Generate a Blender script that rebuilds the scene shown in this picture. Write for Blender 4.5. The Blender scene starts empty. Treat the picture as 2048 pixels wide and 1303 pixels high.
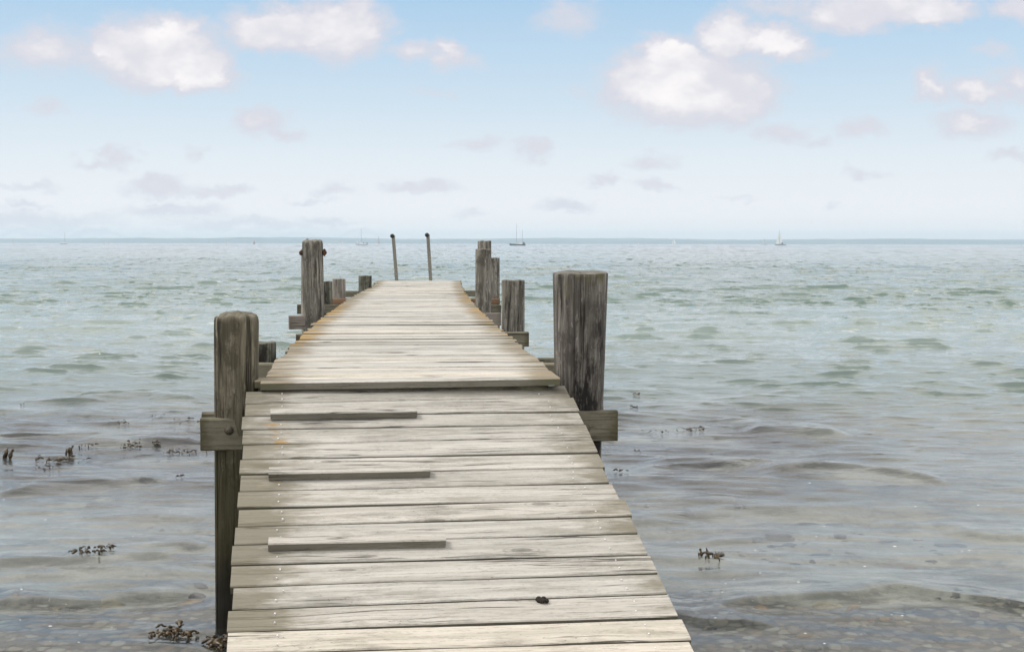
import bpy, math, random
import numpy as np
from mathutils import Vector, Matrix

C = bpy.context.scene.collection
SC = bpy.context.scene
R = math.radians

# ------------------------------------------------------------------ camera
F = 2700.0            # focal length in photograph pixels (the photograph is 2048 wide)
H = 1.72              # eye height above the water, which is z = 0
HZ = 486.85           # eye-level row of the photograph
pitch = math.atan((651.5 - HZ) / F)
ROLL = 0.0016
ROT = Matrix.Rotation(math.pi / 2 - pitch, 3, 'X') @ Matrix.Rotation(ROLL, 3, 'Z')
EYE = Vector((0, 0, H))
cam = bpy.data.cameras.new('camera')
cam.sensor_width = 36.0
cam.lens = 36.0 * F / 2048
cam.clip_start = 0.05
cam.clip_end = 30000
co = bpy.data.objects.new('camera', cam)
C.objects.link(co)
co.matrix_world = Matrix.Translation(EYE) @ ROT.to_4x4()
SC.camera = co

def ray(px, py):
    return ROT @ Vector(((px - 1024) / F, (651.5 - py) / F, -1))
def at(px, py, Y):
    d = ray(px, py)
    return EYE + d * (Y / d.y)
def onz(px, py, z=0.0):
    d = ray(px, py)
    return EYE + d * ((z - H) / d.z)
def proj(p):
    q = ROT.transposed() @ (Vector(p) - EYE)
    return 1024 + F * q.x / -q.z, 651.5 - F * q.y / -q.z

# ------------------------------------------------------------------ render look
SC.view_settings.view_transform = 'Standard'
SC.view_settings.look = 'None'
SC.view_settings.exposure = 0.16
SC.view_settings.gamma = 1
SC.render.engine = 'CYCLES'
SC.cycles.use_denoising = True
SC.cycles.max_bounces = 8
SC.cycles.diffuse_bounces = 3
SC.cycles.glossy_bounces = 3
SC.cycles.transmission_bounces = 6
SC.cycles.volume_bounces = 2
SC.cycles.sample_clamp_indirect = 1.6
SC.cycles.blur_glossy = 0.5

# ------------------------------------------------------------------ node helpers
class NT:
    def __init__(self, tree):
        self.t = tree
    def n(self, kind, **kw):
        nd = self.t.nodes.new(kind)
        for k, v in kw.items():
            setattr(nd, k, v)
        return nd
    def link(self, a, b):
        self.t.links.new(a, b)
    def put(self, sock, v):
        if isinstance(v, bpy.types.NodeSocket):
            self.link(v, sock)
        elif v is not None:
            if isinstance(v, (tuple, list)) and len(v) == 3 and sock.type == 'RGBA':
                v = (*v, 1)
            sock.default_value = v
    def math(self, op, a, b=None, c=None, clamp=False):
        nd = self.n('ShaderNodeMath', operation=op, use_clamp=clamp)
        for i, v in enumerate((a, b, c)):
            if v is not None:
                self.put(nd.inputs[i], v)
        return nd.outputs[0]
    def vec(self, op, a, b=None, c=None, out=0):
        nd = self.n('ShaderNodeVectorMath', operation=op)
        for i, v in enumerate((a, b, c)):
            if v is not None:
                self.put(nd.inputs[i], v)
        return nd.outputs[out]
    def rng(self, v, a, b, lo=0.0, hi=1.0, smooth=True):
        nd = self.n('ShaderNodeMapRange', interpolation_type='SMOOTHSTEP' if smooth else 'LINEAR')
        self.put(nd.inputs['Value'], v)
        nd.inputs['From Min'].default_value = a
        nd.inputs['From Max'].default_value = b
        nd.inputs['To Min'].default_value = lo
        nd.inputs['To Max'].default_value = hi
        return nd.outputs[0]
    def mix(self, fac, a, b, mode='MIX'):
        nd = self.n('ShaderNodeMix', data_type='RGBA', blend_type=mode)
        self.put(nd.inputs[0], fac)
        self.put(nd.inputs[6], a)
        self.put(nd.inputs[7], b)
        return nd.outputs[2]
    def noise(self, v, scale, detail=4, rough=0.5, dist=0.0, color=False):
        nd = self.n('ShaderNodeTexNoise')
        if v is not None:
            self.link(v, nd.inputs['Vector'])
        nd.inputs['Scale'].default_value = scale
        nd.inputs['Detail'].default_value = detail
        nd.inputs['Roughness'].default_value = rough
        nd.inputs['Distortion'].default_value = dist
        return nd.outputs['Color' if color else 'Fac']
    def voro(self, v, scale, out='Distance', feature='F1', rnd=1.0):
        nd = self.n('ShaderNodeTexVoronoi', feature=feature)
        self.link(v, nd.inputs['Vector'])
        nd.inputs['Scale'].default_value = scale
        nd.inputs['Randomness'].default_value = rnd
        return nd.outputs[out]
    def scale(self, v, s):
        return self.vec('MULTIPLY', v, s)
    def attr(self, name, out='Fac'):
        return self.n('ShaderNodeAttribute', attribute_name=name).outputs[out]
    def ramp(self, fac, stops):
        nd = self.n('ShaderNodeValToRGB')
        self.put(nd.inputs[0], fac)
        e = nd.color_ramp.elements
        while len(e) < len(stops):
            e.new(0.5)
        for el, (p, c) in zip(e, stops):
            el.position = p
            el.color = (*c, 1)
        return nd.outputs[0]
    def xyz(self, v):
        nd = self.n('ShaderNodeSeparateXYZ')
        self.link(v, nd.inputs[0])
        return nd.outputs
    def bump(self, h, strength, dist):
        nd = self.n('ShaderNodeBump')
        self.put(nd.inputs['Height'], h)
        nd.inputs['Strength'].default_value = strength
        nd.inputs['Distance'].default_value = dist
        return nd.outputs[0]

def srgb(r, g, b):
    f = lambda c: (c / 255 / 12.92) if c <= 10 else ((c / 255 + 0.055) / 1.055) ** 2.4
    return (f(r), f(g), f(b))

# ------------------------------------------------------------------ sky
SUN_EL, SUN_AZ = R(58), R(-82)        # azimuth measured from straight ahead (+Y) towards +X
world = bpy.data.worlds.new('World')
SC.world = world
world.use_nodes = True
w = NT(world.node_tree)
w.t.nodes.clear()
sky = w.n('ShaderNodeTexSky', sky_type='NISHITA', sun_disc=False)
sky.sun_elevation = SUN_EL
sky.sun_rotation = SUN_AZ
sky.air_density = 1.0
sky.dust_density = 1.5
STR = 0.11
def sk(r, g, b, m=1.0):
    return tuple(c * m / STR for c in srgb(r, g, b))
dirn = w.n('ShaderNodeTexCoord').outputs['Generated']
dx, dy, dz = w.xyz(dirn)[:3]
dyc = w.math('MAXIMUM', w.math('ABSOLUTE', dy), 0.03)
u = w.math('DIVIDE', dx, dyc)
v = w.math('DIVIDE', dz, dyc)
el = w.math('ARCSINE', dz)
grad = w.ramp(w.math('DIVIDE', w.math('MAXIMUM', dz, 0.0), 0.36), [
    (0.0, sk(247, 241, 239, .97)), (0.06, sk(243, 242, 244, .95)), (0.16, sk(231, 238, 244, .91)),
    (0.29, sk(209, 228, 243, .88)), (0.40, sk(190, 217, 240, .88)), (0.50, sk(171, 206, 236, .88)), (0.62, sk(208, 217, 230, .97)), (1.0, sk(228, 227, 230, 1.02))])
base = w.mix(w.rng(dz, 0.2, 0.75), grad, w.vec('SCALE', sky.outputs[0], None) if False else w.mix(1.0, sky.outputs[0], (1.0, 1.0, 1.0), 'MULTIPLY'))
# clouds: (column, row, half width, half height, cover) in the photograph's pixels, turned into directions
CL = [(300,105,135,62,1),(240,92,75,44,.95),(350,80,60,44,1),(405,140,62,44,1),(330,150,110,30,.9),(85,98,100,46,.72),
 (150,110,70,36,.45),(550,58,95,42,.92),(640,60,70,50,.95),(690,55,80,58,.95),(745,95,40,22,.5),(830,105,45,26,.55),(892,108,36,30,.78),(945,127,45,15,.35),
 (1380,175,150,68,1),(1335,115,62,42,1),(1290,165,75,58,1),(1470,190,70,58,1),(1420,215,120,30,.9),(1345,100,34,26,1),
 (1455,80,64,46,.91),(1545,84,72,34,.93),(1600,108,55,22,.5),(1690,22,100,38,.91),(1760,10,90,32,.91),(1860,14,90,30,.92),(1545,10,85,32,.45),(2025,14,50,26,.65),
 (1140,34,70,36,.42),(1862,170,34,36,.6),(1950,185,80,32,.62),(2035,165,40,40,.65),(1940,250,78,26,.6),(1720,260,52,27,.5),
 (1560,270,65,22,.5),(1635,285,40,15,.4),(520,245,55,28,.6),(572,268,42,12,.45),(240,312,38,25,.5),(190,324,48,11,.4),(90,212,45,18,.38),
 (318,376,70,24,.7),(430,386,72,15,.55),(960,286,60,14,.42),(1068,300,40,22,.5),(1300,325,56,18,.4),(1200,360,36,13,.42),(1312,373,52,11,.42),
 (1130,411,66,17,.5),(670,376,42,17,.45),(622,401,52,9,.38),(840,370,84,16,.5),(60,442,190,22,.5),(340,424,115,17,.55),(500,448,190,12,.42),
 (390,302,24,18,.33),(872,188,62,11,.28),(1722,345,42,12,.36),(2022,310,40,15,.4),(945,430,42,11,.32),(50,410,46,10,.4),(1662,411,26,7,.25),
 (1480,394,42,8,.25),(660,442,80,10,.4),(1160,185,44,14,.25),(60,372,62,11,.36),(1990,95,50,16,.35),(120,470,300,9,.45),(640,468,220,7,.35)]
cmb = w.n('ShaderNodeCombineXYZ')
w.link(u, cmb.inputs[0]); w.link(v, cmb.inputs[1])
uv = cmb.outputs[0]
uvs = w.scale(uv, (1.0, 1.5, 1.0))
warp = w.vec('SUBTRACT', w.noise(uvs, 34, 8, 0.66, color=True), (0.5, 0.5, 0.5))
p = w.vec('MULTIPLY_ADD', warp, (0.052, 0.030, 0.0), uv)
puff = w.math('ADD', w.math('MULTIPLY', w.noise(uvs, 48, 8, 0.68), .7), w.math('MULTIPLY', w.noise(uvs, 150, 6, 0.7), .3))
acc = None
for (cx, cy, rx, ry, op) in CL:
    op = min(.86, op * 1.25 + .05) if op < .9 else op
    d = ray(cx, cy)
    cu, cv = d.x / d.y, d.z / d.y
    ru, rv = rx * 1.30 / F, ry * 1.30 / F
    q = w.vec('MULTIPLY_ADD', p, (1 / ru, 1 / rv, 0), (-cu / ru, -cv / rv, 0))
    ln = w.vec('LENGTH', q, out=1)
    m = w.rng(ln, 1.32, 0.28 if op > .9 else 0.0, 0, op)
    acc = m if acc is None else w.math('MAXIMUM', acc, m)
front = w.rng(dy, 0.02, 0.12)
cov = w.math('MULTIPLY', acc, front)
# scattered cloud elsewhere in the sky
gen = w.noise(w.scale(dirn, (1, 1, 2.2)), 3.2, 6, 0.6)
far_cov = w.math('MULTIPLY', w.rng(gen, 0.34, 0.58, .35, .95), w.math('MAXIMUM', w.rng(dy, 0.1, -0.1), w.rng(dz, 0.20, 0.36)))
dens = w.math('SUBTRACT', cov, w.math('MULTIPLY', w.math('SUBTRACT', 0.50, puff), 0.80))
dens = w.math('MULTIPLY', w.rng(dens, 0.0, 0.78), w.rng(cov, 0.0, 0.22))
lit = w.noise(w.vec('ADD', uvs, (0.006, -0.012, 0.3)), 22, 5, 0.55)
lit = w.math('MULTIPLY', w.rng(lit, 0.30, 0.70, .15, 1), w.rng(acc, 0.55, 1.0))
ccol = w.mix(lit, sk(222, 221, 231, .87), sk(251, 246, 245, .955))
skyc = w.mix(w.math('MULTIPLY', dens, 0.97), base, ccol)
skyc = w.mix(far_cov, skyc, sk(246, 242, 236, 1.30))
bg = w.n('ShaderNodeBackground')
bg.inputs[1].default_value = STR
w.link(skyc, bg.inputs[0])
wo = w.n('ShaderNodeOutputWorld')
w.link(bg.outputs[0], wo.inputs[0])
world.cycles.sampling_method = 'MANUAL'
world.cycles.sample_map_resolution = 512

# ------------------------------------------------------------------ sun behind thin cloud
sun = bpy.data.lights.new('sun', 'SUN')
sun.energy = 1.6
sun.angle = R(11)
sun.color = (1.0, 0.94, 0.86)
so = bpy.data.objects.new('sun', sun)
C.objects.link(so)
sd = Vector((math.sin(SUN_AZ) * math.cos(SUN_EL), math.cos(SUN_AZ) * math.cos(SUN_EL), math.sin(SUN_EL)))
so.rotation_euler = (-sd).to_track_quat('-Z', 'Y').to_euler()
so.location = (0, 0, 40)

# ------------------------------------------------------------------ mesh helpers
class MB:
    """collects geometry with the per-vertex values the wood materials read"""
    def __init__(self):
        self.v, self.f, self.mi = [], [], []
        self.gc, self.tone, self.edge, self.lich = [], [], [], []
        self.smooth = []
    def vert(self, p, gc=(0, 0, 0), tone=0.5, edge=0.0, lich=0.0):
        self.v.append(tuple(p)); self.gc.append(tuple(gc)); self.tone.append(tone); self.edge.append(edge); self.lich.append(lich)
        return len(self.v) - 1
    def face(self, idx, mi=0, smooth=False):
        self.f.append(tuple(idx)); self.mi.append(mi); self.smooth.append(smooth)
    def loft(self, rings, caps=True, mi=0, smooth=True, closed=True):
        for a, b in zip(rings[:-1], rings[1:]):
            n = len(a)
            for i in range(n if closed else n - 1):
                j = (i + 1) % n
                self.face((a[i], a[j], b[j], b[i]), mi, smooth)
        if caps:
            self.face(tuple(reversed(rings[0])), mi, False)
            self.face(tuple(rings[-1]), mi, False)
    def tube(self, pts, rad, n=12, mi=0, caps=True):
        pts = [Vector(q) for q in pts]
        rads = rad if isinstance(rad, (list, tuple)) else [rad] * len(pts)
        up = Vector((0.12, 0.31, 0.94))
        rings = []
        for i, q in enumerate(pts):
            t = (pts[min(i + 1, len(pts) - 1)] - pts[max(i - 1, 0)]).normalized()
            a = t.cross(up).normalized()
            b = a.cross(t).normalized()
            rings.append([self.vert(q + (a * math.cos(k * 2 * math.pi / n) + b * math.sin(k * 2 * math.pi / n)) * rads[i],
                                    (k * .01, i * .05, 0)) for k in range(n)])
        self.loft(rings, caps, mi)
    def ball(self, c, r, nu=16, nv=10, mi=0, sq=(1, 1, 1)):
        c = Vector(c)
        rings = []
        for j in range(1, nv):
            th = math.pi * j / nv
            rings.append([self.vert(c + Vector((r * sq[0] * math.sin(th) * math.cos(2 * math.pi * i / nu),
                                                r * sq[1] * math.sin(th) * math.sin(2 * math.pi * i / nu), -r * sq[2] * math.cos(th)))) for i in range(nu)])
        self.loft(rings, False, mi)
        bt = self.vert(c - Vector((0, 0, r * sq[2]))); tp = self.vert(c + Vector((0, 0, r * sq[2])))
        for i in range(nu):
            j = (i + 1) % nu
            self.face((bt, rings[0][j], rings[0][i]), mi, True)
            self.face((tp, rings[-1][i], rings[-1][j]), mi, True)
    def build(self, name, mats, parent=None):
        me = bpy.data.meshes.new(name)
        me.from_pydata(self.v, [], self.f)
        for m in (mats if isinstance(mats, (list, tuple)) else [mats]):
            me.materials.append(m)
        me.polygons.foreach_set('material_index', self.mi)
        me.polygons.foreach_set('use_smooth', self.smooth)
        a = me.attributes.new('gc', 'FLOAT_VECTOR', 'POINT')
        a.data.foreach_set('vector', np.array(self.gc, dtype=np.float32).ravel())
        for nm in ('tone', 'edge', 'lich'):
            a = me.attributes.new(nm, 'FLOAT', 'POINT')
            a.data.foreach_set('value', np.array(getattr(self, nm), dtype=np.float32))
        me.update()
        o = bpy.data.objects.new(name, me)
        C.objects.link(o)
        if parent:
            o.parent = parent
            o.matrix_parent_inverse = Matrix.Translation(-Vector(parent.location))
        return o

def tag(o, label=None, cat=None, group=None, kind=None):
    if label: o['label'] = label
    if cat: o['category'] = cat
    if group: o['group'] = group
    if kind: o['kind'] = kind
    return o
def empty(name, loc, label, cat, group=None):
    o = bpy.data.objects.new(name, None)
    o.empty_display_size = 0.2
    o.location = loc
    C.objects.link(o)
    return tag(o, label, cat, group)

def wob(rng, n=4, f0=1.0):
    """a smooth random function of one variable, about -1..1"""
    ks = [(f0 * (1.9 ** i) * rng.uniform(.7, 1.3), rng.uniform(0, 6.28), 0.62 ** i) for i in range(n)]
    return lambda x: sum(a * math.sin(k * x + ph) for k, ph, a in ks) / 1.8

# ------------------------------------------------------------------ materials
def mat(name):
    m = bpy.data.materials.new(name)
    m.use_nodes = True
    t = NT(m.node_tree)
    t.t.nodes.clear()
    out = t.n('ShaderNodeOutputMaterial')
    return m, t, out
def principled(t, out, col, rough=0.8, normal=None, spec=0.3, metal=0.0):
    b = t.n('ShaderNodeBsdfPrincipled')
    t.put(b.inputs['Base Color'], col)
    t.put(b.inputs['Roughness'], rough)
    b.inputs['Specular IOR Level'].default_value = spec
    b.inputs['Metallic'].default_value = metal
    if normal is not None:
        t.link(normal, b.inputs['Normal'])
    t.link(b.outputs[0], out.inputs[0])
    return b

def plank_material(name, pale, mid, dark, end, contrast=1.0, lichen_cut=0.52):
    """weathered board: gc.x runs along the grain, gc.y across it"""
    m, t, out = mat(name)
    gc = t.attr('gc', 'Vector'); tone = t.attr('tone'); edge = t.attr('edge'); lich = t.attr('lich')
    wv = t.noise(t.scale(gc, (1.6, 5, 5)), 1.0, 3, .5)
    gx = t.vec('ADD', t.scale(gc, (1, 1, 1)), None) if False else gc
    off = t.n('ShaderNodeCombineXYZ'); t.link(t.math('MULTIPLY', t.math('SUBTRACT', wv, .5), .05), off.inputs[1])
    gg = t.vec('ADD', gx, off.outputs[0])
    fine = t.math('ADD', t.math('MULTIPLY', t.noise(t.scale(gg, (5, 150, 90)), 1.0, 5, .72), .68), t.math('MULTIPLY', t.noise(t.scale(gg, (55, 190, 90)), 1.0, 4, .7), .32))
    band = t.noise(t.scale(gg, (1.4, 34, 34)), 1.0, 5, .66)
    blot = t.noise(t.scale(gc, (3.2, 9, 9)), 1.0, 5, .62)
    split = t.noise(t.scale(gg, (.8, 30, 20)), 1.0, 3, .55)
    c = t.mix(t.rng(band, .3, .72), mid, pale)
    c = t.mix(t.math('MULTIPLY', t.rng(fine, .49, .64), min(.85, .50 * contrast)), c, dark)
    c = t.mix(t.math('MULTIPLY', t.rng(blot, .54, .72), .40 * contrast), c, dark)
    st_ = t.noise(t.scale(gc, (2.6, 11, 7)), 1.0, 6, .7)
    c = t.mix(t.math('MULTIPLY', t.rng(st_, .53, .66), .6), c, t.mix(.5, end, mid))
    sp = t.rng(t.voro(t.scale(gc, (38, 60, 9)), 1.0), .16, .06)
    c = t.mix(t.math('MULTIPLY', t.math('MULTIPLY', sp, t.rng(blot, .5, .62)), .7), c, tuple(x * .5 for x in dark))
    # knots
    vk = t.voro(t.scale(gg, (2.3, 7.5, 1)), 1.0)
    kn = t.rng(vk, .13, .03)
    ring = t.rng(t.math('SINE', t.math('MULTIPLY', vk, 95)), .1, .9)
    kz = t.rng(vk, .28, .08)
    c = t.mix(t.math('MULTIPLY', t.math('MULTIPLY', kz, ring), .33), c, dark)
    c = t.mix(t.math('MULTIPLY', kn, .6), c, tuple(x * .55 for x in dark))
    # long drying splits
    cr = t.math('MULTIPLY', t.rng(t.math('ABSOLUTE', t.math('SUBTRACT', split, .5)), .020, .006), t.rng(t.noise(t.scale(gc, (1.3, 11, 7)), 1.0, 3, .6), .50, .58))
    c = t.mix(t.math('MULTIPLY', cr, .8), c, (.035, .032, .026))
    # grey-green growth towards the board ends
    gn = t.noise(t.scale(gc, (5.5, 16, 9)), 1.0, 5, .65)
    ge = t.rng(t.math('ADD', edge, t.math('MULTIPLY', t.math('SUBTRACT', gn, .5), 1.6)), .25, .95)
    c = t.mix(t.math('MULTIPLY', ge, .78), c, end)
    # orange lichen
    ln = t.noise(t.scale(gc, (9, 26, 14)), 1.0, 6, .7)
    lm = t.rng(t.math('ADD', ln, t.math('MULTIPLY', t.math('SUBTRACT', lich, 1.0), .35)), lichen_cut, lichen_cut + .13)
    lm = t.math('MULTIPLY', lm, t.rng(lich, .02, .3))
    c = t.mix(t.math('MULTIPLY', lm, .8), c, (.37, .225, .06))
    c = t.mix(1.0, c, t.ramp(tone, [(0, (.62, .62, .60)), (.5, (1, 1, 1)), (1, (1.22, 1.17, 1.09))]), 'MULTIPLY')
    h = t.math('ADD', t.math('MULTIPLY', fine, .5), t.math('MULTIPLY', t.math('SUBTRACT', 1, cr), .9))
    h = t.math('ADD', h, t.math('MULTIPLY', band, .5))
    principled(t, out, c, .86, t.bump(h, .75, .004), .25)
    return m

PL_RAMP = plank_material('ramp_planks', (.57, .55, .51), (.40, .385, .35), (.13, .122, .105), (.155, .14, .095), 1.15, .46)
PL_DECK = plank_material('deck_planks', (.62, .61, .575), (.44, .43, .40), (.17, .163, .145), (.21, .17, .105), 1.1, .40)
PL_EDGE = plank_material('plank_edge_shade', (.215, .205, .175), (.15, .142, .118), (.055, .052, .04), (.10, .10, .06), 1.0, .8)  # darker plank copy for board sides; shade of fronts and gaps painted in
BEAM_OLD = plank_material('beam_olive', (.24, .225, .175), (.165, .155, .115), (.07, .068, .045), (.07, .065, .035), 1.1, .9)
BEAM_GREY = plank_material('beam_grey', (.31, .28, .25), (.24, .215, .19), (.12, .105, .09), (.15, .13, .10), .8, .9)
BEAM_RED = plank_material('beam_reddish', (.30, .19, .12), (.24, .145, .09), (.12, .07, .045), (.15, .10, .07), .8, .9)

def post_material(name, pale, mid, dark, moss=0.0, tar=0.0, wet_top=0.45, green=(.06, .062, .025)):
    """a weathered round pile: gc.x runs up the pile, gc.y around it; tone marks the cut top"""
    m, t, out = mat(name)
    gc = t.attr('gc', 'Vector'); top = t.attr('tone'); lich = t.attr('lich')
    pos = t.n('ShaderNodeNewGeometry').outputs['Position']
    z = t.xyz(pos)[2]
    wv = t.noise(t.scale(gc, (2.0, 5, 5)), 1.0, 3, .5)
    off = t.n('ShaderNodeCombineXYZ'); t.link(t.math('MULTIPLY', t.math('SUBTRACT', wv, .5), .022), off.inputs[1])
    gg = t.vec('ADD', gc, off.outputs[0])
    fine = t.noise(t.scale(gg, (5, 105, 60)), 1.0, 6, .74)
    band = t.noise(t.scale(gg, (1.3, 22, 20)), 1.0, 6, .68)
    blot = t.noise(t.scale(gc, (6, 13, 9)), 1.0, 6, .70)
    c = t.mix(t.rng(band, .40, .62), t.mix(.45, mid, dark), pale)
    c = t.mix(t.math('MULTIPLY', t.rng(fine, .46, .60), .8), c, dark)
    c = t.mix(t.math('MULTIPLY', t.rng(blot, .50, .60), .75), c, dark)
    flake = t.noise(t.scale(gc, (14, 40, 20)), 1.0, 5, .7)
    c = t.mix(t.math('MULTIPLY', t.rng(flake, .58, .68), .55), c, tuple(min(.5, q * 1.25) for q in pale))
    crk = t.noise(t.scale(gg, (.55, 15, 8)), 1.0, 3, .55)
    cr = t.math('MULTIPLY', t.rng(t.math('ABSOLUTE', t.math('SUBTRACT', crk, .5)), .026, .008), t.rng(t.noise(t.scale(gc, (1.0, 9, 5)), 1.0, 3, .6), .46, .54))
    holes = t.rng(t.voro(t.scale(gg, (9, 24, 1)), 1.0), .11, .05)
    cr = t.math('MAXIMUM', cr, t.math('MULTIPLY', holes, t.rng(band, .55, .6)))
    c = t.mix(t.math('MULTIPLY', cr, .85), c, (.018, .016, .012))
    if tar:
        tn = t.noise(t.scale(gg, (5.0, 15, 10)), 1.0, 6, .70)
        tm = t.rng(t.math('ADD', tn, t.math('MULTIPLY', t.math('SUBTRACT', lich, 1), .42)), .27, .42)
        c = t.mix(t.math('MULTIPLY', tm, tar), c, (.016, .014, .014))
    if moss:
        mn = t.noise(t.scale(gc, (9, 16, 12)), 1.0, 5, .65)
        mm = t.rng(t.math('ADD', mn, t.math('MULTIPLY', t.math('SUBTRACT', t.attr('edge'), 1), .5)), .36, .58)
        c = t.mix(t.math('MULTIPLY', mm, moss), c, green)
    # tidal zone: green slime, then black and wet
    zn = t.math('ADD', z, t.math('MULTIPLY', t.math('SUBTRACT', blot, .5), .5))
    c = t.mix(t.rng(zn, wet_top + .45, wet_top - .05, 0, .82), c, (.045, .042, .018))
    c = t.mix(t.rng(zn, .46, .14, 0, .9), c, (.012, .011, .008))
    # end grain
    eg = t.noise(t.scale(pos, (60, 60, 30)), 1.0, 5, .7)
    c = t.mix(t.math('MULTIPLY', top, .8), c, t.ramp(eg, [(.3, tuple(x * .5 for x in mid)), (.65, pale)]))
    h = t.math('ADD', t.math('MULTIPLY', fine, .45), t.math('MULTIPLY', t.math('SUBTRACT', 1, cr), .9))
    h = t.math('ADD', h, t.math('MULTIPLY', band, .8))
    b = principled(t, out, c, .85, t.bump(h, .85, .007), .25)
    t.link(t.rng(z, .03, .25, .35, .88), b.inputs['Roughness'])
    return m

PO_BROWN = post_material('pile_brown', (.255, .232, .178), (.165, .149, .108), (.07, .062, .04), .7, 0, .62, (.09, .08, .035))
PO_BLACK = post_material('pile_tarred', (.27, .257, .23), (.145, .135, .12), (.065, .058, .052), .95, .95, .35, (.115, .11, .055))
PO_GREY = post_material('pile_grey', (.33, .315, .28), (.20, .19, .165), (.075, .07, .058), .25, 0, .4)
PO_PALE = post_material('pile_pale', (.40, .375, .335), (.31, .29, .255), (.16, .145, .125), 0, 0, .4)
PO_DARK = post_material('pile_dark', (.22, .22, .18), (.13, .13, .105), (.045, .045, .032), .6, 0.85, .4, (.05, .065, .025))

def simple(name, col, rough=.6, metal=0.0, var=.25, scale=30, spec=.4):
    m, t, out = mat(name)
    pos = t.n('ShaderNodeTexCoord').outputs['Object']
    n = t.noise(pos, scale, 5, .6)
    c = t.mix(t.rng(n, .3, .7), tuple(x * (1 - var) for x in col), tuple(min(1, x * (1 + var)) for x in col))
    principled(t, out, c, rough, t.bump(n, .25, .003), spec, metal)
    return m
RUST = simple('rusty_iron', (.075, .035, .018), .85, .2, .6, 120)
BOLT = simple('weathered_bolt', (.13, .115, .09), .7, .5, .4, 160)
STEEL = simple('dull_steel', (.22, .21, .18), .5, .6, .25, 40)
STEEL_D = simple('rail_seam', (.10, .10, .10), .6, .4, .2, 40)
BLACKP = simple('black_plastic', (.012, .012, .014), .45, 0, .2, 40)
NAIL = simple('galvanised_nail', (.75, .75, .76), .4, 0, .15, 60)
DROPPING = simple('dark_crust', (.02, .015, .011), .8, 0, .5, 200)

# ------------------------------------------------------------------ seabed and beach (one sheet)
def bed_z(x, y):
    z = np.interp(y, [-30, 0, 3.6, 5.0, 6.2, 8, 10.5, 14, 20, 40, 100, 400, 7000],
                  [1.2, .30, .06, -.035, -.11, -.24, -.42, -.75, -1.2, -2.2, -4, -7, -9])
    amp = np.clip((y - 3) / 3, .25, 1) * np.clip((30 - y) / 15, 0, 1)
    return z + amp * (.022 * np.sin(1.7 * x + .8 * y) * np.sin(2.1 * y - .6 * x + 1) + .013 * np.sin(4.1 * x + 2) * np.sin(3.3 * y + .7 * x))

def grid_mesh(name, X, Y, Z, m, smooth=True):
    nr, nc = X.shape
    me = bpy.data.meshes.new(name)
    me.vertices.add(nr * nc)
    me.vertices.foreach_set('co', np.stack([X, Y, Z], -1).astype(np.float32).ravel())
    i = np.arange(nr * nc).reshape(nr, nc)
    q = np.stack([i[:-1, :-1], i[:-1, 1:], i[1:, 1:], i[1:, :-1]], -1).reshape(-1, 4)
    me.loops.add(q.size)
    me.loops.foreach_set('vertex_index', q.ravel().astype(np.int32))
    me.polygons.add(len(q))
    me.polygons.foreach_set('loop_start', np.arange(0, q.size, 4, dtype=np.int32))
    me.polygons.foreach_set('use_smooth', np.full(len(q), smooth))
    me.materials.append(m)
    me.update(calc_edges=True)
    o = bpy.data.objects.new(name, me)
    C.objects.link(o)
    return o

def weed_mask(t, pos, x, y, dy_=0.0):
    if dy_:
        pos = t.vec('ADD', pos, (0, dy_, 0)); y = t.math('ADD', y, dy_)
    flat_ = t.scale(pos, (.55, .75, 0))
    m_ = t.math('MULTIPLY', t.math('MULTIPLY', t.rng(y, 8.4, 10.2), t.rng(y, 17.5, 13)), t.rng(x, 5.0, 1.8))
    return t.math('MULTIPLY', m_, t.rng(t.noise(flat_, 1.3, 6, .66, .5), .36, .52))
def seabed_material():
    m, t, out = mat('seabed')
    pos = t.n('ShaderNodeNewGeometry').outputs['Position']
    x, y, z = t.xyz(pos)[:3]
    big = t.noise(pos, .9, 5, .6, .4)
    med = t.noise(pos, 3.2, 5, .62)
    fine = t.noise(pos, 40, 5, .7)
    c = t.mix(t.rng(med, .3, .7), (.40, .385, .35), (.58, .555, .50))
    c = t.mix(t.math('MULTIPLY', t.rng(fine, .5, .75), .5), c, (.10, .095, .085))
    c = t.mix(t.math('MULTIPLY', t.rng(t.noise(t.scale(pos, (1.0, 1.5, 1)), 1.6, 6, .68, .3), .47, .60), .62), c, (.135, .128, .115))
    # gravel: cells of many colours, thickest close inshore
    g1 = t.n('ShaderNodeTexVoronoi'); t.link(t.vec('ADD', pos, w0(t, pos)), g1.inputs['Vector']); g1.inputs['Scale'].default_value = 17
    gcol = t.ramp(t.xyz(g1.outputs['Color'])[0], [(0, (.07, .068, .065)), (.3, (.16, .155, .145)), (.55, (.26, .235, .19)), (.75, (.22, .15, .09)), (.88, (.36, .32, .25)), (1, (.45, .44, .41))])
    gcol = t.mix(t.rng(g1.outputs['Distance'], .35, .75), gcol, (.05, .047, .042))
    gm = t.math('ADD', t.rng(y, 7.4, 5.9, 0, .85), t.math('MULTIPLY', t.math('SUBTRACT', big, .5), 2.2))
    c = t.mix(t.rng(gm, .3, .65, 0, .85), c, gcol)
    # beds of brown weed a little farther out
    wm = weed_mask(t, pos, x, y)
    c = t.mix(t.math('MULTIPLY', wm, .9), c, (.050, .045, .043))
    # pale green sand in deeper water, with darker meadows
    c = t.mix(t.rng(y, 13, 20), c, t.mix(t.rng(t.noise(t.scale(pos, (.05, .12, 1)), 1.0, 4, .6), .48, .66), (.33, .43, .39), (.20, .30, .275)))
    h = t.math('ADD', t.math('MULTIPLY', fine, .4), t.math('MULTIPLY', g1.outputs['Distance'], -1.0))
    principled(t, out, c, .9, t.bump(h, .5, .02), .2)
    return m
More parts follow.
